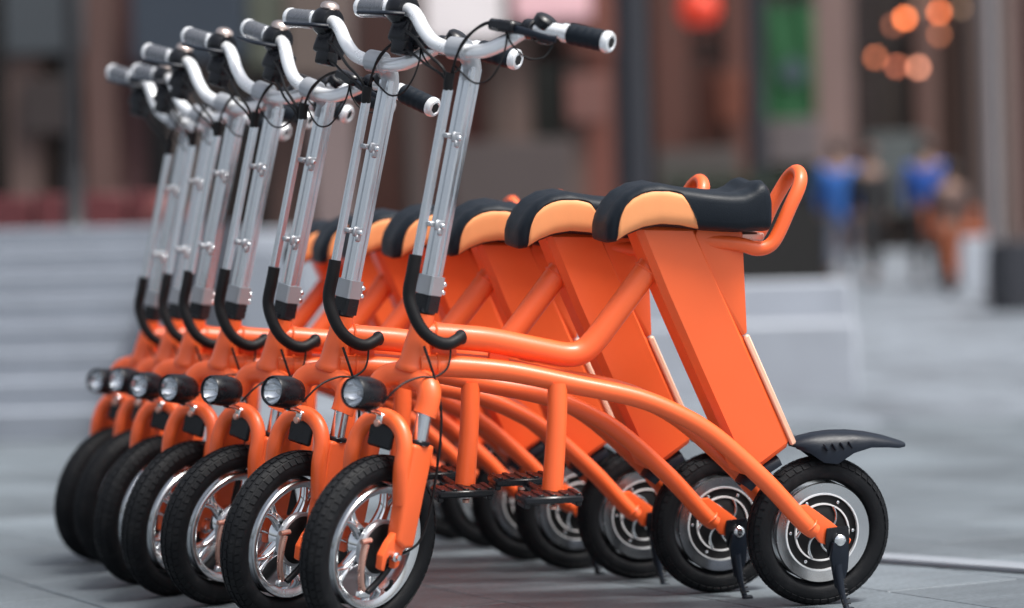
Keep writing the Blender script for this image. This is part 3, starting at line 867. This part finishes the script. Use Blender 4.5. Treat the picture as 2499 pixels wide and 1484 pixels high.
# poles
def pole(px, D, wpx, m, label, h=7.0, z0=None, lean=0):
    p = at(px, 400, D)
    r = wpx / FPX * D / 2
    z = gz(D) if z0 is None else z0
    e = empty('lamp_post', label, 'lamp post', loc=(p.x, D, z), group='posts on the plaza')
    MB().tube([(0, 0, 0), (0, 0, h)], r, 20).build('shaft', m, e)
    MB().lathe([(r * 1.9, 0), (r * 1.9, .05), (r * 1.4, .08), (r * 1.25, .4), (r, .45)], (0, 0, 0), (0, 0, 1), 24).build('base', m, e)
    MB().tube([(0, 0, h), (.2, -.1, h + .25), (.7, -.3, h + .35)], r * .5, 10, 4).lathe([(.05, 0), (.22, -.05), (.24, -.14), (0, -.16)], (.8, -.34, h + .40), (0, 0, 1), 16).build('lamp_head', m, e)
    return e
SLATE = bgm((52, 56, 66), .9, .45)
pole(180, 15.6, 36, bgm((38, 40, 46), .8, .45), 'thin dark post at the top of the stone stairs on the left', 5, 1.17)
pole(1548, 19, 76, SLATE, 'thick dark slate post behind the second bike seat', 6)
pole(1850, 34, 46, SLATE, 'slim dark post just left of the green banner')
pole(2420, 24, 34, bgm((170, 170, 172), 1.0, .5), 'pale grey post near the right edge beside the stone block')
pole(2372, 30, 22, bgm((38, 36, 38), .8, .5), 'thin black post left of the pale grey post')

# low red planter box on the terrace
a, b = at(-260, 520, 16.2), at(430, 520, 16.2)
rb = empty('red_barrier', 'long low dull red barrier along the top of the left stairs', 'barrier', loc=((a.x + b.x) / 2, 16.2, 1.17))
wid = b.x - a.x
REDB = bgm((120, 52, 56), 1.0)
for k in range(6):
    MB().box((-wid / 2 + wid * (k + .5) / 6, 0, .17), (wid / 6 - .03, .12, .26), .015).build('board', REDB, rb)
for k in range(7):
    MB().box((-wid / 2 + wid * k / 6, .02, .16), (.05, .06, .32), .008).build('post', bgm((90, 60, 60)), rb)
MB().lathe([(0, -.14), (.09, -.11), (.14, 0), (.09, .11), (0, .14)], (0, 0, 0), (0, 0, 1), 20)
p = at(405, 520, 16.0)
o = MB().lathe([(0, -.15), (.09, -.12), (.15, 0), (.10, .12), (0, .16)], (0, 0, 0), (0, 0, 1), 20).lathe([(.14, -.22), (.10, -.10)], (0, 0, 0), (0, 0, 1), 20).build('flower_pot', bgm((150, 84, 80)))
o.location = (p.x, 16.0, 1.30)
tag(o, 'round dusty pink flower pot at the right end of the red barrier', 'flower pot')

# buildings --------------------------------------------------------
def bgb(rgb, gain=1.0, rough=.7):
    return bgm(rgb, gain, rough, 0, (.60, .47, .43))

def building(name, label, D, top, bays, base_rgb, zfloor, signs=()):
    """bays: (px0, px1, rgb, kind) with kind pier / glass / panel / door"""
    X = lambda px: at(px, 350, D).x
    x0, x1 = X(bays[0][0]), X(bays[-1][1])
    e = empty(name, label, 'building', loc=((x0 + x1) / 2, D, zfloor))
    cx = (x0 + x1) / 2
    MB().box((0, 3.35, top / 2), (x1 - x0, 6, top), .02).build('wall', bgb(base_rgb), e)
    for (p0, p1, rgb, kind) in bays:
        a, b = X(p0) - cx, X(p1) - cx
        wd, mx = b - a, (a + b) / 2
        if kind == 'pier':
            MB().box((mx, .10, top / 2 - .1), (wd, .5, top - .2), .02).build('pier', bgb(rgb), e)
            MB().box((mx, .06, .2), (wd + .08, .62, .4), .02).build('pier_base', bgb(tuple(int(c * .8) for c in rgb)), e)
        elif kind == 'panel':
            MB().box((mx, .25, top / 2 - .1), (wd, .2, top - .25), .01).build('panel', bgb(rgb), e)
        else:
            hgt = 2.7 if kind == 'door' else 3.1
            zc = .05 + hgt / 2 if kind == 'door' else .4 + hgt / 2
            f = MB()
            for s in (-1, 1):
                f.box((mx + s * (wd / 2 - .03), .28, zc), (.06, .08, hgt), .005)
                f.box((mx, .28, zc + s * (hgt / 2 - .03)), (wd - .12, .08, .06), .005)
            fo = f.build('door' if kind == 'door' else 'window', bgb((45, 42, 42)), e)
            MB().box((mx, .30, zc), (wd - .12, .02, hgt - .12)).build('pane', bgb(rgb, .8, .12), fo)
            if kind == 'glass':
                MB().box((mx, .25, .2), (wd, .16, .4), .01).build('stall_riser', bgb(tuple(int(c * .9 + 12) for c in rgb)), e)
            z2 = zc + hgt / 2 + .1
            while z2 + 1.8 < top:
                f2 = MB()
                for s in (-1, 1):
                    f2.box((mx + s * (wd / 2 - .05), .28, z2 + .9), (.06, .08, 1.6), .005)
                    f2.box((mx, .28, z2 + .9 + s * .77), (wd - .16, .08, .06), .005)
                fo2 = f2.build('window', bgb((45, 42, 42)), e)
                MB().box((mx, .30, z2 + .9), (wd - .16, .02, 1.48)).build('pane', bgb(rgb, .8, .15), fo2)
                z2 += 2.6
    for (p0, p1, y0, y1, rgb, out) in signs:
        a, b = at(p0, y0, D), at(p1, y1, D)
        MB().box(((a.x + b.x) / 2 - cx, -.22 - out / 2, (a.z + b.z) / 2 - zfloor), (b.x - a.x, .12 + out, a.z - b.z), .02).build('sign_board', bgm(rgb, 1.8 if max(rgb) >= 235 else .9, .7), e)
    MB().box((0, .0, top + .1), (x1 - x0 + .1, 1.0, .25), .02).build('cornice', bgb(base_rgb, 1.2), e)
    return e

building('shop_building', 'dim brown shopfront building behind the terrace at the left', 27, 9.5,
    [(-900, -500, (60, 50, 48), 'glass'), (-500, -300, (90, 78, 74), 'pier'), (-300, 25, (34, 29, 27), 'glass'), (25, 108, (104, 92, 88), 'pier'), (108, 212, (56, 42, 40), 'glass'), (212, 292, (102, 82, 78), 'pier'), (292, 352, (84, 56, 60), 'panel'), (352, 425, (52, 56, 66), 'glass'),
     (425, 505, (88, 86, 84), 'pier'), (505, 655, (58, 56, 58), 'glass'), (655, 765, (96, 78, 72), 'panel'), (765, 862, (150, 146, 150), 'pier'), (862, 1000, (84, 60, 56), 'glass')], (72, 58, 54), 1.0,
    signs=[(20, 215, -40, 135, (78, 88, 94), .0), (330, 610, -40, 150, (58, 74, 90), .05), (610, 700, -20, 170, (104, 112, 96), .0), (700, 850, -60, 190, (130, 116, 106), .05), (60, 200, 200, 330, (58, 46, 44), .0)])
building('brown_building', 'brown shop building with red and pink awnings behind the middle posts', 40, 13,
    [(1000, 1100, (112, 78, 72), 'panel'), (1100, 1190, (120, 74, 66), 'panel'), (1190, 1235, (104, 96, 92), 'pier'), (1235, 1300, (122, 112, 108), 'pier'), (1300, 1385, (72, 84, 80), 'glass'), (1385, 1430, (120, 110, 106), 'pier'), (1430, 1500, (140, 92, 82), 'panel'),
     (1500, 1600, (80, 66, 64), 'glass'), (1600, 1690, (102, 66, 56), 'panel'), (1690, 1780, (96, 62, 54), 'glass'), (1780, 1850, (112, 76, 66), 'panel')], (104, 70, 62), gz(40),
    signs=[(1000, 1230, -60, 105, (240, 240, 240), .3), (1250, 1440, -70, 55, (250, 200, 205), .3), (1380, 1510, 0, 130, (150, 92, 76), .1), (1380, 1480, 190, 300, (160, 112, 102), .1), (1600, 1800, 370, 520, (104, 98, 94), .1), (1100, 1400, 350, 560, (112, 102, 100), .1),
           (1750, 1815, 180, 300, (140, 74, 48), .1)])
building('grey_building', 'grey and dark shop building behind the green banner at the right', 44, 15,
    [(1850, 1990, (54, 52, 50), 'glass'), (1990, 2082, (150, 138, 138), 'pier'), (2082, 2150, (70, 64, 66), 'glass'), (2150, 2235, (82, 76, 72), 'glass'), (2235, 2290, (112, 90, 84), 'pier'), (2290, 2345, (88, 70, 60), 'panel'), (2345, 2400, (104, 88, 80), 'pier'), (2400, 2445, (60, 60, 62), 'glass'),
     (2445, 2475, (150, 148, 148), 'pier'), (2475, 2520, (90, 60, 56), 'panel'), (2520, 3100, (80, 76, 76), 'glass')], (84, 78, 76), gz(44),
    signs=[(1870, 2000, 295, 400, (140, 134, 136), .0), (2110, 2250, 330, 520, (110, 122, 122), .0)])

# green banner
D = 42.5
a, b = at(1862, 8, D), at(1992, 288, D)
bn = empty('banner', 'green hanging banner with a pale emblem in front of the grey building', 'banner', loc=((a.x + b.x) / 2, D, (a.z + b.z) / 2))
wv = MB(); vs = []; NXb, NZb = 12, 10
for i in range(NXb + 1):
    for j in range(NZb + 1):
        for th in (0, .012):
            vs.append(((i / NXb - .5) * (b.x - a.x), .04 * sin(i * .9 + j * .3) + th, (j / NZb - .5) * (a.z - b.z)))
q = lambda i, j, t: (i * (NZb + 1) + j) * 2 + t
fs = []
for i in range(NXb):
    for j in range(NZb):
        fs.append((q(i, j, 0), q(i + 1, j, 0), q(i + 1, j + 1, 0), q(i, j + 1, 0)))
        fs.append((q(i, j, 1), q(i, j + 1, 1), q(i + 1, j + 1, 1), q(i + 1, j, 1)))
for i in range(NXb):
    fs.append((q(i, 0, 0), q(i, 0, 1), q(i + 1, 0, 1), q(i + 1, 0, 0))); fs.append((q(i, NZb, 0), q(i + 1, NZb, 0), q(i + 1, NZb, 1), q(i, NZb, 1)))
for j in range(NZb):
    fs.append((q(0, j, 0), q(0, j + 1, 0), q(0, j + 1, 1), q(0, j, 1))); fs.append((q(NXb, j, 0), q(NXb, j, 1), q(NXb, j + 1, 1), q(NXb, j + 1, 0)))
wv.add(vs, fs).build('cloth', mat('green_cloth', (.004, .075, .020), .7, noise=.35, nscale=1.5), bn)
MB().lathe([(0, -.02), (.24, -.02), (.24, .0), (0, .0)], (.05, -.06, -.2), (0, 1, 0), 24).build('emblem', bgm((74, 100, 108)), bn)
MB().tube([(-.55, .02, 1.02), (.55, .02, 1.02)], .03, 10).build('rod', SLATE, bn)
MB().tube([(0, .02, 1.02), (0, 1.6, 1.10)], .025, 8).build('bracket', SLATE, bn)

# warm lamps strung over the square
LW = [(2208, 45, (1, .20, .05), 26), (2292, 30, (1, .19, .05), 17), (2136, 140, (1, .24, .10), 7), (2188, 162, (1, .22, .12), 6.5), (2241, 165, (1, .36, .22), 14),
      (2180, 62, (1, .22, .12), 3.0), (2292, 85, (1, .24, .1), 4.0), (2346, 20, (1, .7, .5), 1.6), (2240, 20, (1, .7, .6), 1.2)]
D = 38.0
for k, (px, py, colr, st_) in enumerate(LW):
    p = at(px, py, D + k * .15)
    where = ['brightest orange lamp, upper left of the hanging cluster', 'bright orange lamp, upper right of the hanging cluster', 'lower left orange lamp of the hanging cluster', 'dim orange lamp in the middle of the lower three', 'pinkish orange lamp at the lower right of the cluster',
             'faint lamp just behind the brightest orange lamp', 'faint brown lamp below the bright upper right lamp', 'faint cream lamp farthest right in the cluster', 'faint cream lamp between the two bright orange lamps'][k]
    e = empty('hanging_lamp', where, 'lamp', loc=p, group='warm lamps hanging over the square')
    MB().lathe([(0, -.055), (.035, -.045), (.055, -.01), (.045, .03), (.02, .055), (0, .06)], (0, 0, 0), (0, 0, 1), 16).build('bulb', mat('lamp_glow', (.8, .4, .2), .4, emit=colr, estr=st_ * .30), e)
    MB().lathe([(.022, .055), (.026, .06), (.02, .10), (0, .11)], (0, 0, 0), (0, 0, 1), 12).build('cap', BLACK, e)
    MB().tube([(0, 0, .10), (0, 0, 7.2 - p.z)], .006, 6).build('cord', BLACK, e)
wr = MB().tube([(at(1900, 0, 38).x - 3, 38, 7.6), (at(2300, 0, 38).x, 38.6, 7.2), (at(2600, 0, 38).x + 4, 39.2, 7.7)], .012, 6, 8).build('overhead_wire', BLACK)
tag(wr, 'overhead wire that carries the warm hanging lamps', 'wire')
# red lit shop lantern
p = at(1706, 22, 36)
e = empty('red_lantern', 'big red lit lantern in front of the brown building, at the top of the frame', 'lantern', loc=p)
MB().lathe([(0, -.26), (.16, -.25), (.27, -.16), (.32, 0), (.27, .16), (.16, .25), (0, .26)], (0, 0, 0), (0, 0, 1), 24).build('shade', mat('red_glow', (.6, .05, .02), .5, emit=(1, .045, .015), estr=.15), e)
MB().lathe([(.12, .25), (.13, .29), (0, .30)], (0, 0, 0), (0, 0, 1), 16).lathe([(.12, -.25), (.13, -.29), (0, -.30)], (0, 0, 0), (0, 0, 1), 16).build('ring', BLACK, e)
MB().tube([(0, 0, .29), (0, 0, 2.8)], .01, 6).build('cord', BLACK, e)

# ------------------------------------------------------------------ passers-by
def skin_mesh(name, chains, m, parent, M=None, sub=2):
    """chains of (point, radius) joined into one skinned surface"""
    me = bpy.data.meshes.new(name)
    pts, rad, edges, idx = [], [], [], {}
    for ch in chains:
        last = None
        for (p, r) in ch:
            k = tuple(round(v, 4) for v in p)
            if k not in idx:
                idx[k] = len(pts); pts.append(p); rad.append(r)
            if last is not None and last != idx[k]: edges.append((last, idx[k]))
            last = idx[k]
    me.from_pydata(pts, edges, [])
    o = bpy.data.objects.new(name, me); COL.objects.link(o)
    md = o.modifiers.new('s', 'SKIN')
    for i, v in enumerate(me.skin_vertices[0].data):
        rr = rad[i]
        v.radius = rr if isinstance(rr, tuple) else (rr, rr)
        v.use_root = (i == 0)
    ms = o.modifiers.new('u', 'SUBSURF'); ms.levels = ms.render_levels = sub
    dg = bpy.context.evaluated_depsgraph_get()
    ev = o.evaluated_get(dg)
    nm = bpy.data.meshes.new_from_object(ev)
    o.modifiers.clear(); o.data = nm
    nm.materials.clear(); nm.materials.append(m)
    for pl_ in nm.polygons: pl_.use_smooth = True
    o.parent = parent
    return o

SKINM = mat('skin', (.26, .15, .11), .55)
def person(px, D, h, yaw, label, jacket, trousers, hair, stride=.16, armsw=.2, coat=0.0, bag=None):
    z = gz(D)
    e = empty('person', label, 'person', loc=(at(px, 500, D).x, D, z), group='people walking across the square')
    e.rotation_euler = (0, 0, radians(yaw)); e.scale = (h / 1.75,) * 3
    f = stride
    hip, kn = .93, .50
    L = [((0, 0, .95), (.13, .10)), ((0, .0, 1.15), (.12, .09)), ((0, 0, 1.36), (.16, .10)), ((0, 0, 1.47), (.07, .06)), ((0, -.01, 1.53), .055), ((0, -.01, 1.60), (.078, .09)), ((0, -.01, 1.68), (.075, .09)), ((0, 0, 1.73), (.05, .06))]
    ch = [L]
    legs = []
    for s, ff in ((-1, f), (1, -f)):
        leg = [((0, 0, .95), (.13, .10)), ((s * .09, 0, .90), .085), ((s * .10, -ff * .75, kn), .058), ((s * .10, -ff * 1.3 if ff > 0 else -ff * 1.9, .10 if ff > 0 else .16), .038), ((s * .11, -ff * 1.3 - .13 if ff > 0 else -ff * 1.9 - .10, .04 if ff > 0 else .05), .035)]
        ch.append(leg); legs.append(leg)
        arm = [((0, 0, 1.36), (.16, .10)), ((s * .19, 0, 1.40), .055), ((s * .24, ff * armsw, 1.13), .043), ((s * .22, ff * armsw * 1.6 - .10, .90), .032), ((s * .215, ff * armsw * 1.7 - .14, .82), .030)]
        ch.append(arm)
    body = skin_mesh('body', ch, SKINM, e)
    jk = [[((0, 0, .90 - coat), (.165, .125)), ((0, 0, 1.15), (.155, .12)), ((0, 0, 1.36), (.19, .13)), ((0, 0, 1.475), (.095, .085))]]
    for s, ff in ((-1, f), (1, -f)):
        jk.append([((0, 0, 1.36), (.19, .13)), ((s * .19, 0, 1.39), .080), ((s * .245, ff * armsw, 1.13), .066), ((s * .222, ff * armsw * 1.6 - .09, .92), .052)])
    skin_mesh('jacket', jk, jacket, e)
    tr = [[((0, 0, .98), (.145, .12)), ((0, 0, .90), (.145, .12))]]
    for leg in legs:
        tr.append([((0, 0, .90), (.145, .12)), (leg[1][0], .100), (leg[2][0], .075), ((leg[3][0][0], leg[3][0][1], leg[3][0][2] + .03), .058)])
    skin_mesh('trousers', tr, trousers, e)
    for leg in legs:
        a_, b_ = Vector(leg[3][0]), Vector(leg[4][0])
        skin_mesh('shoe', [[(tuple(a_ + Vector((0, .04, -.05))), .045), (tuple((a_ + b_) / 2 + Vector((0, 0, -.02))), .048), (tuple(b_ + Vector((0, -.05, .0))), .040)]], BLACK, e, sub=1)
    skin_mesh('hair', [[((0, .040, 1.57), (.085, .075)), ((0, .03, 1.67), (.105, .105)), ((0, -.02, 1.745), (.085, .090))]], hair, e)
    hd = skin_mesh('nose', [[((0, -.10, 1.615), .012), ((0, -.118, 1.60), .014)]], SKINM, e, sub=1)
    return e
BLUE1 = mat('blue_jacket', (.02, .12, .42), .6, noise=.2, nscale=6)
BLUE2 = mat('royal_blue_jacket', (.008, .075, .36), .6, noise=.2, nscale=6)
DKCL = mat('black_clothes', (.006, .006, .008), .8)
DENIM = mat('dark_denim', (.05, .06, .09), .7)
RUST = mat('rust_clothes', (.22, .055, .018), .7, noise=.2, nscale=6)
HAIRB = mat('dark_hair', (.015, .012, .01), .5)
person(2048, 28.5, 1.74, 170, 'person in a bright blue jacket and dark trousers, left of the passers-by', BLUE1, DENIM, HAIRB, .14, coat=.18)
person(2124, 27.5, 1.66, 190, 'person dressed all in black, right behind the one in the bright blue jacket', DKCL, DKCL, mat('brown_hair', (.08, .035, .025), .5), .18, coat=.28)
person(2262, 28.0, 1.74, 165, 'person in a royal blue jacket and black trousers, by the rust-coloured figure', BLUE2, DKCL, HAIRB, .18)
person(2318, 25.5, 1.42, 200, 'shorter person in rust brown clothes in front of the pale stone block', mat('brown_grey_coat', (.07, .04, .035), .7), RUST, HAIRB, .12)
a, b = at(2300, 540, 26.6), at(2440, 540, 26.6)
og = empty('orange_seat', 'low burnt orange bench seat on top of the pale stone block', 'bench', loc=((a.x + b.x) / 2, 27.5, at(2395, 578, 27).z))
MB().box((0, 0, .06), (abs(b.x - a.x), .8, .10), .02).build('seat_board', mat('burnt_orange', (.26, .055, .012), .6), og)
MB().box((0, .36, .22), (abs(b.x - a.x), .08, .30), .02).build('back_board', mat('burnt_orange_back', (.30, .07, .02), .6), og)
